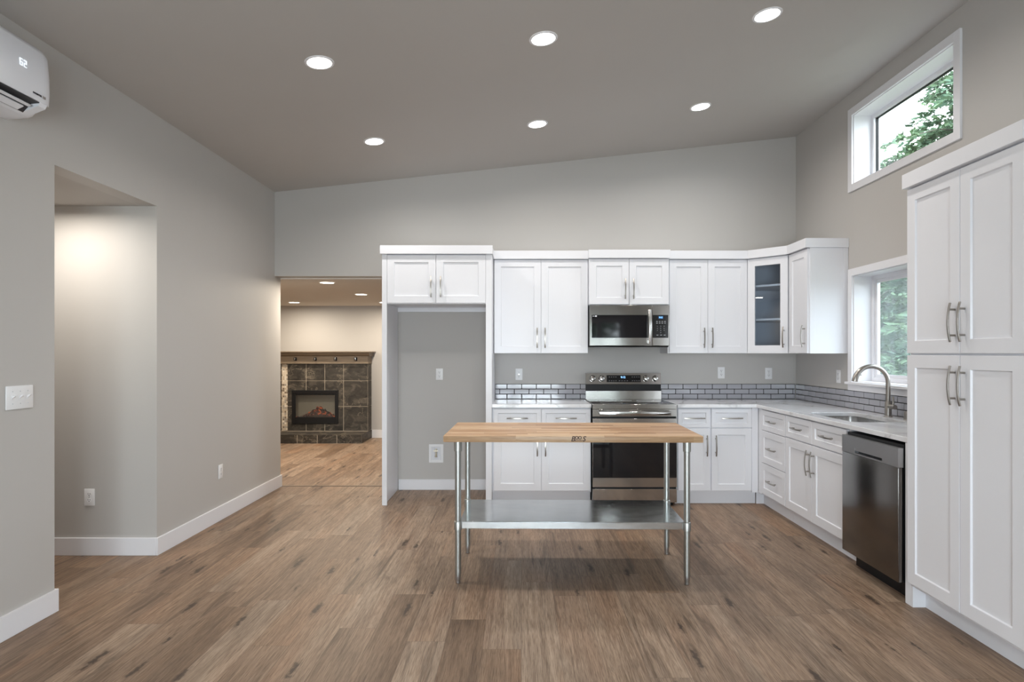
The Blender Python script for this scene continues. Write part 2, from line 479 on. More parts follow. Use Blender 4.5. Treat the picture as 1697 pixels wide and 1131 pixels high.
# left wall: near run, header over the hall opening, far block
def sloped(mb, x0, x1, y0, y1, z0):
    return mb.prism([(x0, z0), (x1, z0), (x1, zc(x1)), (x0, zc(x0))], y0, y1, 'y')
w = MB(); sloped(w, XL - .12, XL, YF, 3.26, 0); sloped(w, XL - .12, XL, 3.26, 4.176, 2.381); sloped(w, XL - .12, XL, 4.176, YB + T, 0)
w.box(-4.6, XL - .12, 4.176, 4.296, 0, 2.6); w.box(-4.6, XL - .12, 6.2, YB + T, 0, 2.3); w.box(-4.6, XL - .12, 3.14, 3.26, 0, 2.5)
w.box(-4.7, -4.6, 3.14, 4.3, 0, 2.5)
struct('wall_left', w, M['wall'])
# back wall with header over the opening to the living room
w = MB(); sloped(w, -1.28, XR, YB, YB + T, 0); sloped(w, XL, -1.28, YB, YB + T, 2.152)
struct('wall_back', w, M['wall'])
# right wall with two window holes
def wall_right():
    w = MB(); x0, x1 = XR, XR + .2
    Z1 = zc(x1)
    Y0, Y1 = 3.90, 5.10
    w.box(x0, x1, YF, Y0, 0, Z1); w.box(x0, x1, Y1, YB + T, 0, Z1)
    w.box(x0, x1, Y0, Y1, 0, 1.138); w.box(x0, x1, Y0, Y1, 2.02, 2.785); w.box(x0, x1, Y0, Y1, 3.36, Z1)
    return w
struct('wall_right', wall_right(), M['wall'])
# wall behind the camera with a patio door and a tall window
w = MB()
for a_, b_, z0_ in ((XL - .12, -1.4, 0), (-1.4, 1.0, 2.15), (1.0, 1.2, 0), (1.2, 2.3, 2.15), (2.3, XR + .2, 0)): sloped(w, a_, b_, YF - .15, YF, z0_)
w.box(1.2, 2.3, YF - .15, YF, 0, .3)
struct('wall_front', w, M['wall'])
# living room shell
w = MB(); w.box(-6.2, 1.6, 9.93, 10.05, 0, 2.3)
struct('wall_living', w, M['wall'])
w = MB(); w.box(-6.3, -6.2, YB + T + .002, 10.05, 0, 2.3); w.box(-6.2, -4.6, YB + T - .1, YB + T, 0, 2.3); w.box(1.6, 1.7, YB + T + .002, 10.05, 0, 2.3)
struct('wall_living_side', w, M['wall'])

def baseboard(name, runs, h=.12):
    mb = MB()
    for r in runs: mb.box(*r, 0, h, bev=.002, seg=1)
    return struct(name, mb, M['trim'])
t = .014
baseboard('baseboard_left', [(XL, XL + t, YF, 3.26 + t), (XL - .10, XL, 3.26, 3.26 + t), (XL, XL + t, 4.176 - t, YB + T + .01)])
baseboard('baseboard_hall', [(-4.6, XL, 4.176 - t, 4.176)])
baseboard('baseboard_back', [(-1.235, -.29, YB - t, YB)], .105)
baseboard('baseboard_living', [(-2.42, 1.6, 9.93 - t, 9.93), (-6.2, -4.12, 9.93 - t, 9.93)], .13)

# ---- windows in the right wall
def side_window(name, y0, y1, z0, z1, cw, stool, sashes, glass):
    """y0 < y1 clear opening; casing on the room side, frame and glass near the outer face"""
    e = bpy.data.objects.new(name, None); COL.objects.link(e); e.location = (XR, (y0 + y1) / 2, z0); e['kind'] = 'structure'
    ox, oy, oz = e.location
    def L(mb, nm, mat, par=e, bev=0):
        bmesh.ops.translate(mb.bm, vec=(-ox, -oy, -oz), verts=mb.bm.verts[:]); return mb.build(nm, mat, par, bev)
    m = MB(); x0, x1 = XR - .017, XR
    m.box(x0, x1, y1, y1 + cw, z0 - (0 if stool else cw), z1 + cw); m.box(x0, x1, y0 - cw, y0, z0 - (0 if stool else cw), z1 + cw)
    m.box(x0, x1, y0, y1, z1, z1 + cw)
    if not stool: m.box(x0, x1, y0, y1, z0 - cw, z0)
    L(m, 'casing', M['trim'], bev=.0015)
    if stool:
        L(B(XR - .04, XR + .14, y0 - cw - .012, y1 + cw + .012, z0 - .022, z0), 'sill', M['trim'], bev=.003)
        L(B(x0, x1, y0 - cw, y1 + cw, 1.0665, z0 - .022), 'apron', M['trim'], bev=.0015)
    # jamb liner
    m = MB(); j = .006
    m.box(XR, XR + .2, y0, y0 + j, z0, z1); m.box(XR, XR + .2, y1 - j, y1, z0, z1); m.box(XR, XR + .2, y0 + j, y1 - j, z1 - j, z1); m.box(XR, XR + .2, y0 + j, y1 - j, z0, z0 + j)
    L(m, 'jamb', M['trim'])
    a0, a1, b0, b1 = y0 + j, y1 - j, z0 + j, z1 - j
    fw = .032
    def ring(mb, X0, X1, p0, p1, q0, q1, f):
        mb.box(X0, X1, p0, p0 + f, q0, q1); mb.box(X0, X1, p1 - f, p1, q0, q1); mb.box(X0, X1, p0 + f, p1 - f, q0, q0 + f); mb.box(X0, X1, p0 + f, p1 - f, q1 - f, q1)
    m = MB(); ring(m, XR + .145, XR + .2, a0, a1, b0, b1, fw)
    L(m, 'frame', M['trim'], bev=.002)
    if sashes:
        mid = (a0 + a1) / 2
        for (p0, p1, X) in ((mid - .02, a1 - fw + .004, XR + .158), (a0 + fw - .004, mid + .02, XR + .18)):
            m = MB(); ring(m, X, X + .018, p0, p1, b0 + fw - .004, b1 - fw + .004, .032); s_ = L(m, 'sash', M['trim'], bev=.002)
            L(B(X + .008, X + .011, p0 + .028, p1 - .028, b0 + fw + .024, b1 - fw - .024), 'pane', glass, s_)
    else:
        m = MB(); ring(m, XR + .165, XR + .185, a0 + fw, a1 - fw, b0 + fw, b1 - fw, .006); L(m, 'gasket', M['black'])
        L(B(XR + .172, XR + .176, a0 + fw + .004, a1 - fw - .004, b0 + fw + .004, b1 - fw - .004), 'pane', glass)
    return e
side_window('window_1', 3.90, 5.10, 2.785, 3.36, .06, False, False, M['pane'])
side_window('window_2', 3.90, 5.10, 1.138, 2.02, .06, True, True, M['screen'])
# patio door and window behind the camera (mirrored in the oven and microwave glass)
def front_opening(name, x0, x1, z0, z1, n):
    e = bpy.data.objects.new(name, None); COL.objects.link(e); e.location = (x0, YF, z0); e['kind'] = 'structure'
    def dl(mb, nm, mat, par=e):
        bmesh.ops.translate(mb.bm, vec=(-x0, -YF, -z0), verts=mb.bm.verts[:]); return mb.build(nm, mat, par)
    m = MB(); f = .06
    m.box(x0, x0 + f, YF - .1, YF + .015, z0, z1); m.box(x1 - f, x1, YF - .1, YF + .015, z0, z1); m.box(x0 + f, x1 - f, YF - .1, YF + .015, z1 - f, z1); m.box(x0 + f, x1 - f, YF - .1, YF, z0, z0 + f)
    dl(m, 'frame', M['trim'])
    st = (x1 - x0 - 2 * f) / n
    for k in range(n):
        a, b_ = x0 + f + k * st, x0 + f + (k + 1) * st; c0, c1 = z0 + f, z1 - f; g_ = .055
        m = MB(); m.box(a, a + g_, YF - .08, YF - .04, c0, c1); m.box(b_ - g_, b_, YF - .08, YF - .04, c0, c1); m.box(a + g_, b_ - g_, YF - .08, YF - .04, c0, c0 + g_); m.box(a + g_, b_ - g_, YF - .08, YF - .04, c1 - g_, c1)
        p = dl(m, 'sash', M['trim'])
        dl(B(a + g_, b_ - g_, YF - .062, YF - .058, c0 + g_, c1 - g_), 'pane', M['pane'], p)
front_opening('door_1', -1.4, 1.0, 0, 2.15, 2)
front_opening('window_3', 1.2, 2.3, .3, 2.15, 2)

# ================================================================== downlights
def downlight(name, label, loc, tilt, lampmat, power, col, group, spread=2.75):
    o = thing(name, label, 'ceiling light', loc, 0, group, ry=tilt)
    r = MB(); r.lathe([(.072, 0), (.072, -.004), (.078, -.006), (.085, -.004), (.0865, 0)], n=40, cap=False); r.build('trim_ring', M['trim'], o)
    d = MB(); d.lathe([(.001, -.0035), (.0722, -.0035), (.0722, -.0005), (.001, -.0005)], n=40); d.build('diffuser', lampmat, o)
    area_light('lamp', (0, 0, -.012), (0, 0, 0), .14, .14, power, col, 'DISK', spread, o)
    return o
th = math.atan(SL)
rows = {3.70: 'nearer the camera', 5.08: 'close to the back wall'}
gx = ((-1.22, 'low side by the left wall'), (.133, 'above the wooden work table'), (1.486, 'high side toward the windows'))
KL = 'recessed lights in the sloped kitchen ceiling'
for yy, ry_ in ((3.70, 'front row'), (5.08, 'row by the back wall')):
    for xx, rx_ in gx:
        downlight('recessed_light', f'recessed light, {ry_}, {rx_}', (xx, yy, zc(xx) - .0005), -th, M['lamp'], KLAMP, KCOL, KL)
LVL = 'recessed lights in the living room ceiling'
for (xx, yy, lab) in ((-2.10, 6.62, 'warm recessed living room light just beyond the opening'), (-2.08, 7.95, 'warm recessed living room light, middle one of the row nearest the fridge surround'),
                      (-2.06, 9.22, 'warm recessed living room light half hidden by the fridge surround'), (-3.42, 9.22, 'warm recessed living room light above the mantel, small and distant'),
                      ):
    downlight('recessed_light', lab, (xx, yy, 2.1395), 0, M['lampw'], LLAMP, LCOL, LVL, 3.1)
for (xx, yy) in ((-3.42, 7.95), (-3.42, 6.62)):
    downlight('recessed_light', 'warm recessed living room light hidden behind the left wall', (xx, yy, 2.1395), 0, M['lampw'], LLAMP, LCOL, LVL, 3.1)
downlight('recessed_light', 'warm recessed light in the hall ceiling behind the wall', (-3.02, 3.72, 2.3805), 0, M['lampw'], HLAMP, (1, .93, .84), 'hall lights', 3.0)

# ================================================================== cabinets
def shaker(x0, x1, z0, z1, rail=.064, t=.02, y=0, rec=.009):
    """door or drawer front: frame with a recessed panel; outer face at y - t"""
    m = MB(); f = y - t; e = .0015; s = .004
    def R(a, yy): return [m.bm.verts.new(v) for v in ((x0 + a, yy, z0 + a), (x1 - a, yy, z0 + a), (x1 - a, yy, z1 - a), (x0 + a, yy, z1 - a))]
    loops = [R(0, y), R(0, f + e), R(e, f), R(rail, f), R(rail + s, f + rec)]
    m.bm.faces.new(loops[0][::-1]); m.bm.faces.new(loops[-1])
    for a, b in zip(loops, loops[1:]):
        for i in range(4): m.bm.faces.new([a[i], a[(i + 1) % 4], b[(i + 1) % 4], b[i]])
    return m
def handle(x, z, vert, parent, y=-.02, L=.19):
    m = MB(); n = 13; pts = []
    for i in range(n):
        s = -1 + 2 * i / (n - 1); o = y - (.036 - .013 * s * s); q = s * L / 2
        pts.append((x, o, z + q) if vert else (x + q, o, z))
    sec = [(-.0055, -.003), (.0055, -.003), (.0055, .003), (-.0055, .003)]
    m.sweep(pts, 0, side=(1, 0, 0) if vert else (0, 0, 1), sec=sec)
    for s in (-.66, .66):
        o = y - (.036 - .013 * s * s); q = s * L / 2
        p = (x, y, z + q) if vert else (x + q, y, z)
        m.cyl(p, (p[0], o, p[2]), .0052, n=12)
    return m.build('handle', M['nickel'], parent, bev=.0008)
def door(root, x0, x1, z0, z1, hx=None, hz=None, rail=.064):
    d = shaker(x0, x1, z0, z1, rail).build('door', M['cab'], root)
    if hx is not None: handle(hx, hz, True, d)
    return d
def drawer(root, x0, x1, z0, z1, rail=.04, pull=True):
    d = shaker(x0, x1, z0, z1, rail).build('drawer', M['cab'], root)
    if pull: handle((x0 + x1) / 2, (z0 + z1) / 2 , False, d)
    return d
G_ = .0015
# --- fridge surround
r = thing('fridge_cabinet', 'tall white open fridge surround with a two-door cabinet across its top', 'cabinet', (-1.259, 5.55, 0))
m = MB(); m.box(0, .018, 0, .615, 0, 2.27); m.box(0, .044, -.02, 0, 0, 2.27); m.build('side_panel', M['cab'], r, bev=.001)
m = MB(); m.box(.974, .992, 0, .615, 0, 2.27); m.box(.938, .992, -.02, 0, 0, 2.27); m.build('side_panel', M['cab'], r, bev=.001)
m = MB(); m.box(.0185, .9735, .001, .615, 1.835, 2.27); m.box(.0185, .9735, .595, .615, 1.79, 1.835); m.box(.0185, .9735, .001, .02, 1.822, 1.835); m.build('body', M['cab'], r, bev=.001)
B(-.014, 1.0, -.045, .615, 2.2705, 2.347).build('crown_molding', M['cab'], r, bev=.0015)
door(r, .046, .486, 1.83, 2.263, .445, 1.975); door(r, .489, .936, 1.83, 2.263, .532, 1.975)
# --- wall cabinets on the back wall
def wall_cab(label, x0, w, y, z0, doors, crown=(0, 0), z1=2.27, hz=None, depth=None):
    r = thing('wall_cabinet', label, 'cabinet', (x0, y, z0))
    d = (YB - .001 - y); h = z1 - z0
    B(0, w, 0, d, 0, h).build('body', M['cab'], r, bev=.001)
    B(-crown[0], w + crown[1], -.043, d, h + .0005, h + .079).build('crown_molding', M['cab'], r, bev=.0015)
    mid = w / 2
    for (a, b_, hx) in doors: door(r, a, b_, .003, h - .006, hx, .148)
    return r
wall_cab('white wall cabinet between the fridge surround and the microwave', -.262, .8985, 5.848, 1.374, [(.004, .448, .412), (.451, .895, .487)])
wall_cab('short white wall cabinet directly above the microwave', .6375, .756, 5.79, 1.833, [(.004, .3765, .339), (.3795, .752, .417)], crown=(.006, .006))
wall_cab('white two-door wall cabinet between the microwave and the glass-door corner', 1.396, .758, 5.848, 1.374, [(.014, .377, .340), (.380, .754, .417)])
# --- diagonal corner cabinet with glass door
r = thing('corner_cabinet', 'white diagonal corner wall cabinet with a glass door and two shelves', 'cabinet', (2.1555, 5.845, 1.374))
P5 = [(0, 0), (.285, -.285), (.609, -.285), (.609, .324), (0, .324)]
hh = .896
def inset5(k): return [(k, .01), (.285, -.285 + k + .01), (.609 - k, -.285 + k), (.609 - k, .324 - k), (k, .324 - k)]
m = MB()
m.prism(P5, 0, .018); m.prism(P5, hh - .018, hh)
m.box(0, .016, .0, .324, .018, hh - .018); m.box(.016, .609, .308, .324, .018, hh - .018); m.box(.593, .609, -.285, .308, .018, hh - .018); m.box(.285, .593, -.285, -.269, .018, hh - .018)
m.build('body', M['cab_in'], r)
m = MB(); m.prism([(-.012, -.05), (.265, -.332), (.609, -.332), (.609, .324), (-.012, .324)], hh + .0005, hh + .079); m.build('crown_molding', M['cab'], r, bev=.0015)
for z in (.318, .636):
    m = MB(); m.prism([(.018, .012), (.29, -.262), (.592, -.262), (.592, .307), (.018, .307)], z - .009, z + .009); m.build('shelf', M['cab_in'], r)
DW_ = .285 * math.sqrt(2)
def diag(mb, nm, mat, par): 
    bmesh.ops.transform(mb.bm, matrix=Matrix.Rotation(-PI / 4, 4, 'Z'), verts=mb.bm.verts[:]); return mb.build(nm, mat, par)
m = MB(); a, b_, rl = .014, DW_ - .014, .068
m.box(a, a + rl, -.02, 0, .003, hh - .006); m.box(b_ - rl, b_, -.02, 0, .003, hh - .006); m.box(a + rl, b_ - rl, -.02, 0, .003, .003 + rl + .004); m.box(a + rl, b_ - rl, -.02, 0, hh - .006 - rl, hh - .006)
d = diag(m, 'door', M['cab'], r)
diag(B(a + rl - .003, b_ - rl + .003, -.009, -.005, .003 + rl, hh - .006 - rl + .004), 'glass_pane', M['cabglass'], d)
hd = handle(b_ - .034, .148, True, d); hd.data.transform(Matrix.Rotation(-PI / 4, 4, 'Z'))
for z in (.27, .345, .59, .20, .46, .52, .40):
    pass
# --- wall cabinet on the right wall
r = thing('wall_cabinet', 'narrow single-door white wall cabinet beside the sink window', 'cabinet', (2.441, 5.559, 1.374), -PI / 2)
w_ = .375
B(0, w_, 0, .324, 0, hh).build('body', M['cab'], r, bev=.001)
m = MB(); m.prism([(-.001, -.043), (w_ + .016, -.043), (w_ + .016, .324), (-.001, .324)], hh + .0005, hh + .079); m.build('crown_molding', M['cab'], r, bev=.0015)
m = MB(); m.box(w_, w_ + .006, -.001, .045, 0, hh); m.box(w_, w_ + .006, .285, .324, 0, hh); m.box(w_, w_ + .003, .045, .285, 0, hh); m.build('end_panel', M['cab'], r, bev=.0008)
door(r, .016, w_ - .004, .003, hh - .006, w_ - .045, .148)
# --- base cabinets
TOE = .114
def base_cab(label, loc, rz, w, toe_x=(0, 0), depth=.605, name='base_cabinet'):
    r = thing(name, label, 'cabinet', loc, rz)
    B(0, w, 0, depth, TOE, .8835).build('body', M['cab'], r, bev=.001)
    B(toe_x[0], w + toe_x[1], .055, .07, 0, TOE - .0005).build('toe_kick', M['cab'], r, bev=.001)
    return r
ZT, ZD, ZB, ZDR = .873, .703, .131, .695
r = base_cab('white base cabinet between the fridge surround and the range', (-.266, 5.56, 0), 0, .897)
drawer(r, .015, .445, ZD, ZT); drawer(r, .448, .892, ZD, ZT)
door(r, .015, .445, ZB, ZDR, .41, .54); door(r, .448, .892, ZB, ZDR, .484, .54)
r = base_cab('white base cabinet with two unequal doors in the corner beside the range', (1.407, 5.56, 0), 0, .737)
drawer(r, .010, .302, ZD, ZT, .036); drawer(r, .314, .676, ZD, ZT, .036)
door(r, .010, .302, ZB, ZDR, .268, .54, .058); door(r, .314, .676, ZB, ZDR, .350, .54, .058)
B(.679, .737, -.015, 0, TOE, .8835).build('filler_panel', M['cab'], r, bev=.001)
r = base_cab('white three-drawer base cabinet next to the inside corner', (2.16, 5.553, 0), -PI / 2, .586, (-.06, 0))
for z0, z1 in ((.131, .402), (.407, .692), (.697, .873)): drawer(r, .088, .582, z0, z1, .055 if z1 < .8 else .042)
B(-.045, -.06, -.012, .07, 0, TOE - .0005).build('toe_return', M['cab'], r)
B(.0, .085, -.012, 0, TOE, .8835).build('filler_panel', M['cab'], r, bev=.001)
r = base_cab('white sink base cabinet with two doors beside the dishwasher', (2.16, 4.965, 0), -PI / 2, .96)
# open the carcass for the basin: rebuild as a box without a top
for ch in list(r.children):
    if ch.name.startswith('body'): bpy.data.objects.remove(ch)
m = MB(); m.box(0, .018, 0, .604, TOE, .8835); m.box(.942, .96, 0, .604, TOE, .8835); m.box(.018, .942, .0, .018, TOE, .8835); m.box(.018, .942, .586, .604, TOE, .8835); m.box(.018, .942, .018, .586, TOE, TOE + .018)
m.build('body', M['cab'], r)
drawer(r, .004, .447, ZD, ZT, .045); drawer(r, .451, .93, ZD, ZT, .045)
door(r, .004, .447, ZB, ZDR, .412, .56); door(r, .451, .93, ZB, ZDR, .487, .56)
# --- pantry
r = thing('pantry_cabinet', 'floor-to-crown white pantry cabinet with four doors beside the dishwasher', 'cabinet', (2.12, 3.337, 0), -PI / 2)
B(0, .785, 0, .645, TOE, 2.27).build('body', M['cab'], r, bev=.001)
m = MB(); m.box(0, .785, .07, .085, 0, TOE - .0005); m.box(0, .02, .0, .07, 0, TOE - .0005); m.build('toe_kick', M['cab'], r)
B(-.007, .80, -.043, .645, 2.2705, 2.349).build('crown_molding', M['cab'], r, bev=.0015)
B(-.045, -.001, 0, .6, 0, .883).build('filler_panel', M['cab'], r, bev=.001)
for x0, x1, hx in ((.002, .401, .37), (.405, .783, .436)):
    door(r, x0, x1, .133, 1.367, hx, 1.222, .066); door(r, x0, x1, 1.377, 2.263, hx, 1.527, .066)

# ================================================================== counters
CZ0, CZ1 = .8845, .9142
def counter(label, outer, hole=None):
    m = MB(); bm = m.bm
    def loop(pts):
        vs = [bm.verts.new((x, y, CZ1)) for x, y in pts]
        return [bm.edges.new((vs[i], vs[(i + 1) % len(vs)])) for i in range(len(vs))]
    ed = loop(outer)
    if hole: ed += loop(hole)
    bmesh.ops.triangle_fill(bm, edges=ed, use_beauty=True)
    ret = bmesh.ops.extrude_face_region(bm, geom=bm.faces[:])
    bmesh.ops.translate(bm, vec=(0, 0, CZ0 - CZ1), verts=[v for v in ret['geom'] if isinstance(v, bmesh.types.BMVert)])
    return tag(m.build('countertop', M['quartz'], bev=.0022), label, 'countertop')
counter('white veined quartz countertop on the two-door base cabinet by the fridge surround', [(-.2655, 5.522), (.633, 5.522), (.633, YB - .001), (-.2655, YB - .001)])
def rounded(x0, x1, y0, y1, rad, n=7):
    pts = []
    for cx, cy_, a0 in ((x1 - rad, y1 - rad, 0), (x0 + rad, y1 - rad, PI / 2), (x0 + rad, y0 + rad, PI), (x1 - rad, y0 + rad, 1.5 * PI)):
        for i in range(n): a = a0 + PI / 2 * i / (n - 1); pts.append((cx + rad * math.cos(a), cy_ + rad * math.sin(a)))
    return pts
SX0, SX1, SY0, SY1 = 2.225, 2.605, 4.10, 4.78
counter('L-shaped white veined quartz countertop holding the sink', [(1.408, 5.522), (2.122, 5.522), (2.122, 3.340), (XR - .001, 3.340), (XR - .001, YB - .001), (1.408, YB - .001)], rounded(SX0, SX1, SY0, SY1, .075))
# sink basin
s = thing('sink', 'undermount stainless steel sink basin set in the quartz counter', 'sink', ((SX0 + SX1) / 2, (SY0 + SY1) / 2, .70))
m = MB(); hx, hy = (SX1 - SX0) / 2 + .004, (SY1 - SY0) / 2 + .004
rings = []
for (k, z, rad) in ((.02, .1838, .09), (0, .1838, .078), (0, .06, .078), (-.02, .015, .075), (-.06, 0, .06), (-.06, -.003, .06), (-.017, .012, .075), (.003, .06, .08), (.003, .1808, .08), (.02, .1808, .09)):
    rings.append([m.bm.verts.new((x, y, z)) for x, y in rounded(-hx - k, hx + k, -hy - k, hy + k, rad)])
for a, b_ in zip(rings, rings[1:] + rings[:1]):
    for i in range(len(a)): m.bm.faces.new([a[i], a[(i + 1) % len(a)], b_[(i + 1) % len(a)], b_[i]])
m.bm.faces.new(rings[4]); m.bm.faces.new(rings[5][::-1])
m.build('basin', M['steel_v'], s)
m = MB(); m.lathe([(.045, .0005), (.043, .004), (.03, .003), (.02, .001)], n=24); m.build('drain', M['chrome'], s)

# ================================================================== backsplash
def backsplash(label, loc, rz, length, first=0.0):
    r = thing('tile_backsplash', label, 'backsplash', loc, rz)
    B(0, length, 0, .004, 0, .1515).build('grout', M['grout'], r)
    m = MB(); tw, thh, gp = .1475, .0445, .0055
    for k in range(3):
        x = -first - (tw / 2 if k % 2 else 0)
        while x < length:
            a, b_ = max(x + gp / 2, 0), min(x + tw - gp / 2, length)
            if b_ - a > .01:
                z = .003 + k * (thh + gp)
                m.box(a, b_, -.0055, .0005, z, z + thh, bev=.0028, seg=1)
            x += tw
    m.build('tile', M['tile'], r)
    return r
backsplash('three rows of grey glass brick tile along the back wall', (-.262, YB - .006, .9147), 0, XR - .262 * -1 - .014, .03)
backsplash('three rows of grey glass brick tile below the sink window', (XR - .006, YB - .014, .9147), -PI / 2, YB - .014 - 3.342, .1)

# ================================================================== wall plates
def outlet(label, loc, rz, group='white electrical outlets'):
    o = thing('electrical_outlet', label, 'outlet', loc, rz, group)
    B(-.035, .035, -.006, -.0005, -.0575, .0575, bev=.002).build('cover_plate', M['plastic'], o)
    for zz in (-.02, .02):
        m = MB(); m.prism([(.0165 * math.cos(a) , zz + .0145 * math.sin(a)) for a in [i * PI / 8 for i in range(16)]], -.008, -.005, 'y')
        f = m.build('receptacle', M['plastic'], o)
        for q in ((-.0065, .004, .0013, .005), (.0065, .004, .0013, .004), (0, -.007, .003, .0025)):
            B(q[0] - q[2], q[0] + q[2], -.0086, -.0075, zz + q[1] - q[3], zz + q[1] + q[3]).build('slot', M['slot'], f)
    MB().lathe([(.003, -.0066), (.003, -.005)], axis='y', n=10).build('screw', M['chrome'], o)
    return o
o1 = outlet('white outlet inside the empty fridge alcove', (-.825, YB, 1.163), 0)
def outlet_copy(label, loc, rz):
    c = copy_tree(o1); c.location = loc; c.rotation_euler = (0, 0, rz); c['label'] = label; return c
outlet_copy('white outlet above the tile between the fridge surround and the range', (-.024, YB, 1.163), 0)
outlet_copy('white outlet above the tile, first one beside the range toward the corner', (2.012, YB, 1.178), 0)
outlet_copy('white outlet above the tile under the glass-door corner cabinet', (2.49, YB, 1.172), 0)
outlet_copy('white outlet on the window wall between the corner and the window casing', (XR, 5.335, 1.174), -PI / 2)
outlet_copy('white outlet low on the long left wall past the hall opening', (XL, 5.055, .40), PI / 2)
outlet_copy('white outlet low on the hall wall above its baseboard', (-2.942, 4.176, .395), 0)
# three-gang switch on the left wall
s = thing('light_switch', 'white three-toggle light switch plate on the left wall', 'switch', (XL, 3.029, 1.160), PI / 2)
B(-.082, .082, -.007, -.0005, -.0575, .0575, bev=.0025).build('cover_plate', M['plastic'], s)
for xx in (-.046, 0, .046):
    m = MB(); m.box(xx - .0055, xx + .0055, -.008, -.006, -.0125, .0125); m.prism([(-.007, -.005), (-.007, .006), (-.022, .013), (-.024, .009)], xx - .0045, xx + .0045, 'x')
    tg = m.build('toggle', M['plastic'], s)
    for zz in (-.03, .03): MB().lathe([(.003, -.0085), (.003, -.0065)], c=(xx, 0, zz), axis='y', n=10).build('screw', M['mark'], tg)
# ice-maker valve box in the alcove
s = thing('valve_box', 'white recessed water valve box low in the fridge alcove', 'valve box', (-.858, YB, .366))
m = MB()
for q in ((-.072, -.048, -.0925, .0925), (.048, .072, -.0925, .0925), (-.048, .048, .066, .0925), (-.048, .048, -.0925, -.066)):
    m.box(q[0], q[1], -.008, -.0005, q[2], q[3])
m.build('frame', M['plastic'], s, bev=.0015)
B(-.048, .048, -.0025, -.0005, -.066, .066).build('back_plate', M['cab_in'], s)
m = MB(); m.cyl((0, -.004, .05), (0, -.004, -.02), .0035 + .006, n=12); m.cyl((0, -.006, .03), (0, -.03, .03), .008, n=12); m.box(-.022, .022, -.034, -.028, .024, .036); m.cyl((0, -.012, -.02), (0, -.012, -.035), .012, n=12)
m.build('valve', M['copper'], s)

# ================================================================== range
r = thing('kitchen_range', 'stainless steel electric range with black glass oven door and back control panel', 'range', (.6385, 5.50, 0))
W = .7595
m = MB(); m.box(.002, W - .002, .032, .645, .03, .872); m.build('body', M['black'], r)
for xx in (.04, W - .04):
    for yy in (.07, .6): MB().cyl((xx, yy, 0), (xx, yy, .03), .018, n=14).build('foot', M['black'], r)
B(.012, W - .012, .052, .585, .8725, .9155, bev=.001).build('cooktop', M['cooktop'], r)
m = MB(); m.box(0, W, 0, .05, .8735, .9165); m.box(0, .011, .05, .6, .8735, .9165); m.box(W - .011, W, .05, .6, .8735, .9165); m.build('cooktop_trim', M['steel'], r, bev=.002)
for (cx, cy_, rad) in ((.2, .2, .1), (.56, .2, .115), (.2, .44, .08), (.56, .44, .08), (.38, .45, .05)):
    m = MB(); m.lathe([(rad - .0012, .9156), (rad - .0012, .9159), (rad + .0012, .9159), (rad + .0012, .9156)], c=(cx, cy_, 0), n=48, cap=False); m.build('burner_ring', M['mark'], r)
up = B(.001, W - .001, .001, .031, .807, .8715).build('upper_panel', M['steel'], r, bev=.0015)
m = MB(); m.box(.055, .70, -.05, -.036, .822, .858, bev=.006, seg=3)
for xx in (.065, .672): m.box(xx, xx + .02, -.042, .004, .826, .854, bev=.003)
m.build('handle', M['steel'], up)
d = B(.001, W - .001, 0, .031, .172, .789).build('oven_door', M['steel'], r, bev=.0015)
B(.004, W - .004, -.004, -.0002, .256, .742).build('window', M['bglass'], d, bev=.001)
B(.001, W - .001, .002, .031, .033, .155).build('drawer', M['steel'], r, bev=.0015)
# back guard
m = MB(); m.prism([(.60, .9), (.652, .9), (.652, 1.175), (.632, 1.175), (.612, 1.066), (.632, 1.06), (.632, 1.004), (.604, 1.0)], .003, W - .003, 'x'); bgd = m.build('backguard', M['steel'], r, bev=.001)
B(.004, W - .004, .618, .6335, 1.003, 1.0635).build('vent', M['black'], bgd)
TB = Matrix.Translation((0, .6215, 1.12)) @ Matrix.Rotation(math.radians(-10.4), 4, 'X')
def tilt(mb, nm, mat, par): bmesh.ops.transform(mb.bm, matrix=TB, verts=mb.bm.verts[:]); return mb.build(nm, mat, par)
ds = tilt(B(.214, .553, -.003, .002, -.034, .036), 'control_display', M['bglass'], bgd)
m = MB().text('9:12', .028, tmat(.378, -.0036, .014)); tilt(m, 'clock_digits', M['blue'], bgd)
m = MB()
for i in range(7):
    for k in range(2):
        for x0 in (.235, .465):
            if i < 4: m.box(x0 + i * .022, x0 + i * .022 + .011, -.0036, -.003, -.022 + k * .038, -.0195 + k * .038)
for i in range(4): m.box(.335 + i * .026, .347 + i * .026, -.0036, -.003, -.022, -.0195)
tilt(m, 'button_print', M['mark'], bgd)
for xx in (.073, .163, .607, .70):
    m = MB(); m.lathe([(.031, 0), (.031, -.004), (.027, -.008), (.025, -.026), (.021, -.029)], c=(xx, 0, .003), axis='y', n=28); m.box(xx - .004, xx + .004, -.036, -.028, -.02, .026, bev=.001)
    tilt(m, 'knob', M['steel'], bgd)

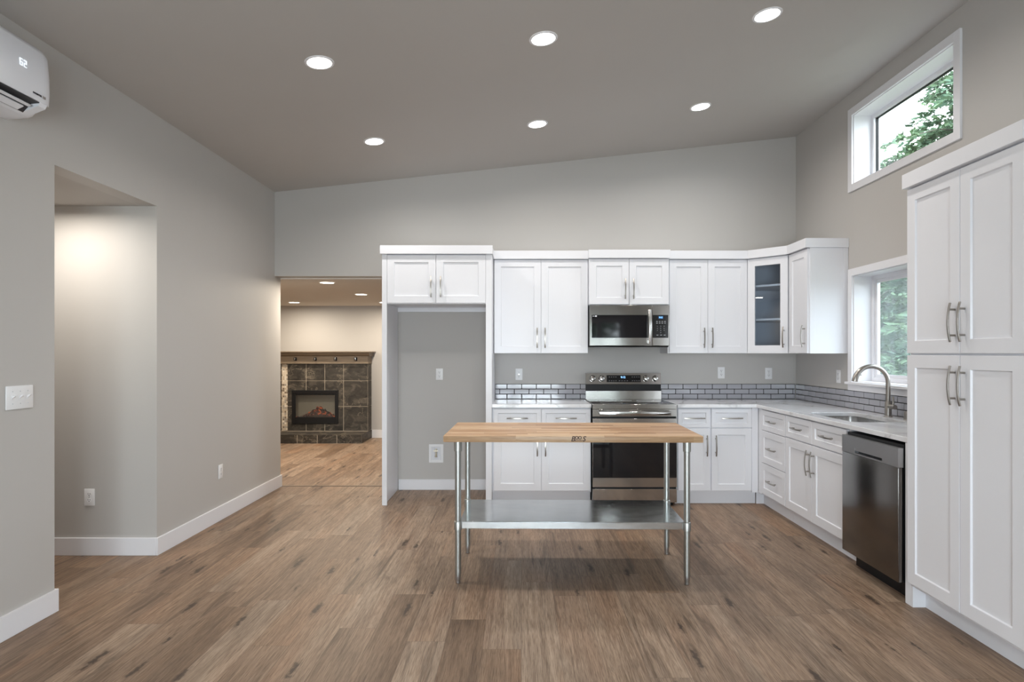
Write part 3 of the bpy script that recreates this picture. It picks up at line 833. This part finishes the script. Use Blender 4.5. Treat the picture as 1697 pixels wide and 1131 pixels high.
# ================================================================== microwave
r = thing('microwave_oven', 'stainless over-range microwave with black glass door and keypad', 'microwave', (.641, 5.755, 1.4325))
W, Hm = .7515, .3955
m = MB(); m.box(0, W, .032, .41, .012, Hm); m.build('body', M['black'], r)
m = MB(); m.prism([(0, .03), (.036, 0), (.20, .004), (.20, .03)], .004, W - .004, 'x'); m.build('bottom_vent', M['black'], r)
for xx in (.06, .44):
    B(xx, xx + .22, .06, .2, -.001, .003).build('filter', M['dwstrip'], r)
d = B(0, .588, 0, .0315, .014, Hm).build('door', M['steel'], r, bev=.003)
B(.02, .545, -.002, -.0001, .088, .303).build('window', M['bglass'], d)
m = MB(); n = 13
pts = [(.562, -.022 - .022 * (1 - (2 * i / (n - 1) - 1) ** 2), .035 + .315 * i / (n - 1)) for i in range(n)]
m.sweep(pts, 0, side=(1, 0, 0), sec=[(-.013, -.004), (-.008, -.008), (.008, -.008), (.013, -.004), (.013, .005), (-.013, .005)])
for k in (1, n - 2): m.cyl((.562, 0, pts[k][2]), (.562, pts[k][1], pts[k][2]), .009, n=12)
m.build('handle', M['steel_v'], d)
m = MB(); m.box(.026, .047, -.0026, -.0019, .290, .293); m.box(.052, .068, -.0026, -.0019, .286, .298); m.build('sticker', M['plastic'], d)
cp = B(.590, W, 0, .0315, .014, Hm).build('control_panel', M['steel'], r, bev=.003)
B(.592, W - .012, -.002, -.0001, .088, .303).build('keypad', M['bglass'], cp)
B(.648, .690, -.0026, -.0019, .268, .29).build('display', emit('blue display panel', (.04, .16, .42), .9), cp)
MB().text('9:12', .018, tmat(.669, -.003, .279)).build('clock_digits', M['blue'], cp)
m = MB()
keys = ['123', '456', '789']
for rr, k3 in enumerate(keys):
    for cc, ch in enumerate(k3): m.text(ch, .012, tmat(.636 + cc * .032, -.0025, .196 - rr * .02))
m.text('0', .012, tmat(.668, -.0025, .136))
for rr in range(2):
    for cc in range(4): m.box(.626 + cc * .025, .640 + cc * .025, -.0027, -.0019, .224 + rr * .016, .228 + rr * .016)
for cc in range(3): m.box(.628 + cc * .034, .646 + cc * .034, -.0027, -.0019, .112, .116)
m.build('key_print', M['mark'], cp)

# ================================================================== dishwasher
r = thing('dishwasher', 'dark stainless steel dishwasher with pocket handle beside the pantry', 'dishwasher', (2.087, 3.985, 0), -PI / 2)
W = .592
B(.006, W - .004, .034, .6, .1, .868).build('body', M['black'], r)
B(.004, W + .002, .09, .11, 0, .099).build('toe_kick', M['black'], r)
B(0, W, 0, .03, .105, .742, bev=.004).build('door', M['dwsteel'], r)
m = MB()
px0, px1, pz0, pz1 = .15, .44, .752, .782
m.box(0, W, 0, .03, pz1, .850); m.box(0, px0, 0, .03, .743, pz1); m.box(px1, W, 0, .03, .743, pz1); m.box(px0, px1, 0, .03, .743, pz0); 
st = m.build('control_strip', M['dwstrip'], r)
B(px0, px1, .024, .03, pz0, pz1).build('recess', M['black'], st)  # black back plate paints in the shade of the pocket
m = MB(); m.prism([(.0015, .782), (.02, .782), (.02, .777), (.004, .768), (.0015, .768)], px0, px1, 'x'); m.build('pocket_handle', M['dwstrip'], st)

# ================================================================== faucet and dispenser
r = thing('faucet', 'brushed nickel gooseneck pull-down faucet behind the sink', 'faucet', (2.672, 4.462, .9145))
m = MB(); m.lathe([(.029, 0), (.029, .004), (.0235, .008), (.0225, .10), (.0165, .112), (.0165, .12)], n=28); m.build('base', M['nickel'], r)
R_ = .122; cz = .245; pts = [(0, 0, .118), (0, 0, .18)]
for i in range(0, 17):
    a = PI * .70 * i / 16; pts.append((-R_ + R_ * math.cos(a), 0, cz + R_ * math.sin(a)))
m = MB(); m.sweep(pts, .0158, 18); m.build('spout', M['nickel'], r)
pts = []; rs = []
for i in range(0, 11):
    a = PI * (.66 + .31 * i / 10); pts.append((-R_ + R_ * math.cos(a), 0, cz + R_ * math.sin(a))); rs.append(.0168 + .0035 * min(1, i / 7))
m = MB(); m.sweep(pts, rs, 18); sp = m.build('spray_head', M['nickel'], r)
a = PI * .80; B(-.006, .006, -.008, .008, -.004, .004, bev=.001).build('spray_button', M['nickel'], sp).location = (-R_ + (R_ - .022) * math.cos(a), 0, cz + (R_ - .022) * math.sin(a))
m = MB(); m.cyl((0, 0, .075), (.004, -.078, .075), .0165, n=20); lv = m.build('valve_stub', M['nickel'], r)
m = MB(); m.sweep([(.002, -.055, .085), (.003, -.055, .11), (.006, -.052, .15)], [.007, .0075, .006], 12); m.build('lever', M['nickel'], lv)
r = thing('soap_dispenser', 'short brushed nickel cylinder cap standing beside the faucet', 'dispenser', (2.672, 4.245, .9145))
MB().lathe([(.021, 0), (.021, .004), (.019, .006), (.019, .058), (.017, .06)], n=24).build('cap', M['nickel'], r)

# ================================================================== work table
r = thing('work_table', 'wooden butcher block work table on four galvanized pipe legs', 'table', (.308, 3.935, 0), math.radians(-1.0))
tp = B(-.762, .762, -.345, .345, .8535, .892, bev=.004).build('tabletop', M['butcher'], r)
m = MB()
y_ = -.3452
m.text('B', .042, tmat(.000, y_, .8735), shear=.25, bold=.0009); m.text('S', .042, tmat(.064, y_, .8735), shear=.25, bold=.0009)
m.text('O', .026, tmat(.0225, y_, .8805), bold=.0009); m.text('O', .026, tmat(.0415, y_, .8805), bold=.0009); m.text('BLOCKS', .0115, tmat(.031, y_, .8645), bold=.0003)
m.build('maker_mark', M['ink'], tp)
LX, LY = .683, .275
for sx in (-1, 1):
    for sy in (-1, 1):
        x, y = sx * LX, sy * LY
        lg = MB().cyl((x, y, .05), (x, y, .853), .0185, n=24).build('leg', M['galvpipe'], r)
        MB().lathe([(.020, .79), (.0238, .792), (.0238, .852), (.02, .8534)], c=(x, y, 0), n=24).build('socket', M['galvpipe'], lg)
        MB().lathe([(.019, .318), (.0235, .32), (.0235, .368), (.0215, .372), (.0195, .373)], c=(x, y, 0), n=24).build('collar', M['galvpipe'], lg)
        MB().lathe([(.011, 0), (.0145, .003), (.0145, .022), (.0165, .026), (.0165, .048), (.0185, .05)], c=(x, y, 0), n=20).build('foot', M['dwstrip'], lg)
m = MB(); sx, sy = LX - .01, LY - .002
m.box(-sx, sx, -sy, sy, .3655, .3685); m.box(-sx, sx, -sy, -sy + .003, .325, .3655); m.box(-sx, sx, sy - .003, sy, .325, .3655); m.box(-sx, -sx + .003, -sy, sy, .325, .3655); m.box(sx - .003, sx, -sy, sy, .325, .3655)
m.build('shelf', M['galv'], r, bev=.0012)

# ================================================================== mini-split air conditioner
r = thing('air_conditioner', 'white wall-mounted split air conditioner high on the left wall, display reading 62', 'air conditioner', (XL, 2.17, 2.50), PI / 2)
# local x along the wall (+Y world), local -y out of the wall
Lx = .80
prof = [(0, .335), (-.15, .335), (-.185, .325), (-.202, .30), (-.212, .20), (-.213, .12), (-.209, .066), (-.165, .062), (-.125, .018), (-.10, .010), (0, .004)]
cen = (-.10, .17)
m = MB(); bm = m.bm
secs = [(0.0, .93), (.012, .975), (.035, 1), (Lx - .05, 1), (Lx - .022, .985), (Lx - .006, .95), (Lx, .90)]
loops = [[bm.verts.new((x, min(-.0005, cen[0] * 0 + p[0] * k), cen[1] + (p[1] - cen[1]) * (1 - (1 - k) * .6))) for p in prof] for x, k in secs]
for a, b_ in zip(loops, loops[1:]):
    for i in range(len(prof)): bm.faces.new([a[i], a[(i + 1) % len(prof)], b_[(i + 1) % len(prof)], b_[i]])
bm.faces.new(loops[0][::-1]); bm.faces.new(loops[-1])
ac = m.build('body', M['acplastic'], r, smooth=50)
for a_, b_ in ((.03, .055), (Lx - .075, Lx - .03)):
    MB().prism([(-.2085, .0655), (-.2, .048), (-.124, .0175), (-.16, .062)], a_, b_, 'x').build('end_cap', M['acplastic'], r)
m = MB(); m.prism([(-.206, .0648), (-.164, .0612), (-.126, .0195), (-.129, .0165), (-.167, .057), (-.207, .0605)], .055, Lx - .075, 'x'); m.build('air_outlet', M['slot'], r)  # dark lining paints in the shade inside the white outlet notch
m = MB(); m.prism([(-.186, .044), (-.172, .038), (-.173, .034), (-.188, .039)], .06, Lx - .10, 'x'); m.build('louver', M['acplastic'], r, bev=.001)
m = MB(); m.prism([(-.166, .034), (-.138, .019), (-.140, .012), (-.171, .027)], .058, Lx - .12, 'x'); m.build('louver', M['acplastic'], r, bev=.001)
def acm(x, z): return Matrix.Translation((x, -.2128 - (.0002), z)) @ TXT_FRONT
def seg_digit(m, ch, x, z, h=.032, w=.016, t=.003):
    S = {'6': 'acdefg', '2': 'abged'}[ch]
    R = {'a': (0, w, h - t, h), 'd': (0, w, 0, t), 'g': (0, w, h / 2 - t / 2, h / 2 + t / 2), 'f': (0, t, h / 2, h), 'b': (w - t, w, h / 2, h), 'e': (0, t, 0, h / 2), 'c': (w - t, w, 0, h / 2)}
    if ch == '6': S = 'acdefg'
    for s in S:
        a, b_, c0, c1 = R[s]; m.box(x + a, x + b_, -.2145, -.2105, z + c0, z + c1)
m = MB(); seg_digit(m, '6', .605, .188); seg_digit(m, '2', .628, .188); m.build('temperature_digits', M['whiteled'], r)
m = MB().text('INVERTER', .0115, Matrix.Translation((.706, -.2126, .094)) @ TXT_FRONT, extrude=.001); m.build('lettering', M['inkgrey'], r)
B(.738, .756, -.2128, -.209, .088, .100).build('badge', M['chrome'], r)

# ================================================================== fireplace in the living room
r = thing('fireplace', 'dark slate tiled fireplace with wooden mantel seen through the opening', 'fireplace', (-3.27, 9.93, 0))
OX, OY = -3.27, 9.93
def lw(x): return x - OX
FY = 9.72 - OY
xl, xr = -4.105, -2.435
hx0, hx1, hz0, hz1 = -3.630, -2.907, .260, .781
m = MB()
m.box(lw(xl), lw(hx0), FY, -.001, .13, 1.207); m.box(lw(hx1), lw(xr) - .001, FY, -.001, .13, 1.207); m.box(lw(hx0), lw(hx1), FY, -.001, .13, hz0); m.box(lw(hx0), lw(hx1), FY, -.001, hz1, 1.207); m.box(lw(hx0), lw(hx1), -.04, -.001, hz0, hz1)
m.build('chimney_breast', M['tangrout'], r)
m = MB(); gp = .005
def cut(a0, a1, b0, b1):
    """tile rectangle minus the firebox hole"""
    if a1 <= hx0 or a0 >= hx1 or b1 <= hz0 or b0 >= hz1: return [(a0, a1, b0, b1)]
    out = []
    if a0 < hx0: out.append((a0, hx0, b0, b1))
    if a1 > hx1: out.append((hx1, a1, b0, b1))
    c0, c1 = max(a0, hx0), min(a1, hx1)
    if b0 < hz0: out.append((c0, c1, b0, hz0))
    if b1 > hz1: out.append((c0, c1, hz1, b1))
    return out
for a0, a1 in ((xl, -3.80), (-3.711, -3.414), (-3.414, -3.118), (-3.118, -2.821), (-2.821, -2.435)):
    for b0, b1 in ((.138, .53), (.53, .936), (.936, 1.205)):
        for q in cut(a0 + gp, a1 - gp, b0 + gp, b1 - gp): m.box(lw(q[0]), lw(q[1]), FY - .006, FY + .001, q[2], q[3])
for b0, b1 in ((.138, .53), (.53, .936), (.936, 1.205)):
    m.box(lw(xr) - .002, lw(xr) + .006, FY, -.003, b0 + gp, b1 - gp)
m.build('surround_tile', M['slate'], r)
B(lw(-3.80), lw(-3.711), FY - .007, FY + .001, .138, 1.205).build('mosaic_strip', M['mosaic'], r)
HY = 9.30 - OY
hr = B(lw(-4.11), lw(-2.428), HY + .006, -.001, 0, .126).build('hearth', M['tangrout'], r)
m = MB()
ex = [-4.11, -3.71, -3.405, -3.10, -2.802, -2.424]
for a0, a1 in zip(ex, ex[1:]):
    m.box(lw(a0) + gp, lw(a1) - gp, HY, HY + .01, .004, .124); m.box(lw(a0) + gp, lw(a1) - gp, HY, FY - .008, .122, .131)
m.box(lw(-2.430), lw(-2.424), HY + .012, -.003, .004, .131)
m.build('hearth_tile', M['slate'], hr)
mt = MB()
mt.box(lw(-4.12), lw(-2.425), FY - .035, -.001, 1.208, 1.345)
mt.prism([(FY - .035, 1.325), (FY - .05, 1.33), (FY - .085, 1.375), (FY - .085, 1.385), (-.001, 1.385), (-.001, 1.325)], lw(-4.16), lw(-2.395), 'x')
mt.box(lw(-4.19), lw(-2.36), FY - .115, -.001, 1.385, 1.402); mt.box(lw(-4.13), lw(-2.42), FY - .042, -.001, 1.208, 1.222)
mo = mt.build('mantel', M['mantel'], r, bev=.002)
for px in (488.9, 522, 555.6, 589.2):
    X = (px - 864) * 9.67 / 1015
    m = MB(); m.box(lw(X) - .024, lw(X) + .024, FY - .041, FY - .0352, 1.252, 1.31, bev=.006); m.sweep([(lw(X), FY - .04, 1.275), (lw(X), FY - .062, 1.268), (lw(X), FY - .068, 1.29)], [.008, .008, .01], 12)
    m.build('stocking_hook', M['black'], mo)
    B(lw(X) - .007, lw(X) + .007, FY - .074, FY - .066, 1.262, 1.302, bev=.002).build('hook_tip', M['chrome'], mo)
r = thing('electric_fireplace', 'black electric fireplace insert with glowing red embers', 'fireplace insert', (-3.2685, 9.72, .255))
m = MB(); w2 = .366; h2 = .531
fr = ((-w2, -w2 + .06, 0, h2), (w2 - .05, w2, 0, h2), (-w2 + .06, w2 - .05, .455, h2), (-w2 + .06, w2 - .05, 0, .105))
for q in fr: m.box(q[0], q[1], -.028, -.0075, q[2], q[3])
m.build('front_frame', M['black'], r, bev=.003)
m = MB(); m.box(-w2 + .02, w2 - .02, -.036, -.0285, .478, .512); m.build('top_grille', M['bglass'], r)
m = MB(); m.box(-w2 + .012, w2 - .012, .13, .14, .012, h2 - .012); m.box(-w2 + .012, -w2 + .03, -.007, .13, .012, h2 - .012); m.box(w2 - .03, w2 - .012, -.007, .13, .012, h2 - .012); m.box(-w2 + .03, w2 - .03, -.007, .13, .012, .03); m.build('firebox', M['firewall'], r)
m = MB(); bm = m.bm; nx, ny = 40, 10; grid = []
for i in range(nx + 1):
    rowv = []
    for j in range(ny + 1):
        u = i / nx * 2 - 1; v = j / ny
        hgt = .10 + .17 * max(0, 1 - abs(u - .08) * 1.15) ** 1.1 * (.35 + .65 * v) + .018 * math.sin(u * 31 + v * 9) * (1 - abs(u)) + .008 * math.sin(u * 77)
        rowv.append(bm.verts.new((u * .335, -.004 + v * .125, hgt)))
    grid.append(rowv)
for i in range(nx):
    for j in range(ny): bm.faces.new([grid[i][j], grid[i + 1][j], grid[i + 1][j + 1], grid[i][j + 1]])
m.build('ember_bed', M['ember'], r, smooth=25)
B(-w2 + .055, w2 - .045, -.0135, -.0105, .10, .46).build('glass_pane', M['cabglass'], r)

# ================================================================== outdoors, seen through the kitchen windows
struct('ground', B(-30, 45, -40, YF - .3, -.6, -.35).box(XR + .3, 45, YF - .3, 45, -.6, -.35), M['grass'])
def conifer(name, label, loc, h, rad, fol, low=.5, seed=1, dens=1.0, cat='tree', group='trees outside the kitchen windows', leaf=.05):
    rnd = random.Random(seed)
    r = thing(name, label, cat, loc, 0, group)
    m = MB(); m.sweep([(0, 0, 0), (.02, .03, h * .4), (.0, .05, h * .75), (0, 0, h * .98)], [.022 * h, .016 * h, .008 * h, .01], 10); tr = m.build('trunk', M['bark'], r)
    verts = []; faces = []; bv = MB()
    nb = int(h * 16 * dens)
    for k in range(nb):
        z = low + (h - low) * (k + rnd.random()) / nb
        frac = (z - low) / (h - low)
        L = rad * (1 - frac) ** .75 * (.7 + .5 * rnd.random()) + .12
        az = rnd.random() * 2 * PI; dz = -.18 - .25 * rnd.random(); up = .25
        def P(t): return Vector((math.cos(az) * L * t, math.sin(az) * L * t, z + L * (up * t + dz * t * t * 1.6)))
        bv.sweep([P(0), P(.5), P(.95)], [.012 + .006 * L, .008, .004], 5)
        nt_ = int(10 + L * 16)
        for q in range(nt_):
            t = .15 + .85 * rnd.random(); c0 = P(t)
            side = az + (PI / 2.6) * (1 if rnd.random() < .5 else -1) + (rnd.random() - .5) * .7
            tl = (.16 + .26 * rnd.random()) * (1.15 - t * .6) * min(1, L)
            for s_ in range(int(8 + tl * 38)):
                f = rnd.random(); d = tl * f
                c = c0 + Vector((math.cos(side) * d, math.sin(side) * d, -.30 * d * f + (rnd.random() - .5) * .05))
                a = side + (rnd.random() - .5) * 1.7; el = (rnd.random() - .55) * 1.1; ll = leaf * (.7 + rnd.random())
                ax = Vector((math.cos(a) * math.cos(el), math.sin(a) * math.cos(el), math.sin(el)))
                wv = ax.cross(Vector((rnd.random() - .5, rnd.random() - .5, rnd.random() - .5))).normalized() * ll * .17
                i0 = len(verts); verts += [c - wv, c + ax * ll * .5 - wv * 1.2, c + ax * ll, c + wv]; faces.append((i0, i0 + 1, i0 + 2, i0 + 3))
    bv.build('branch', M['bark'], tr)['kind'] = 'stuff'
    me = bpy.data.meshes.new('foliage'); me.from_pydata([tuple(v) for v in verts], [], faces); me.materials.append(fol)
    o = bpy.data.objects.new('foliage', me); COL.objects.link(o); o.parent = r; o['kind'] = 'stuff'
    return r
conifer('fir_tree', 'tall bright green fir seen through the high window', (6.55, 8.6, -.35), 8.2, 2.1, M['fol1'], 1.2, 3, 1.2, leaf=.075)
conifer('fir_tree', 'bushy green fir filling the sink window', (7.6, 12.4, -.35), 5.2, 1.5, M['fol1'], .3, 11, 1.5, leaf=.085)
conifer('fir_tree', 'dim grey green fir behind the one filling the sink window', (9.9, 16.2, -.35), 6.0, 2.0, M['fol2'], .2, 23, 1.3, leaf=.11)

for (x, y, k, lab) in ((2.5, -8.2, .7, 'fir in the yard behind the camera, mirrored in the microwave glass'), (-2.2, -8.8, .8, 'fir in the yard behind the camera')):
    c = copy_tree(bpy.data.objects['fir_tree.001']); c.location = (x, y, -.35); c['label'] = lab
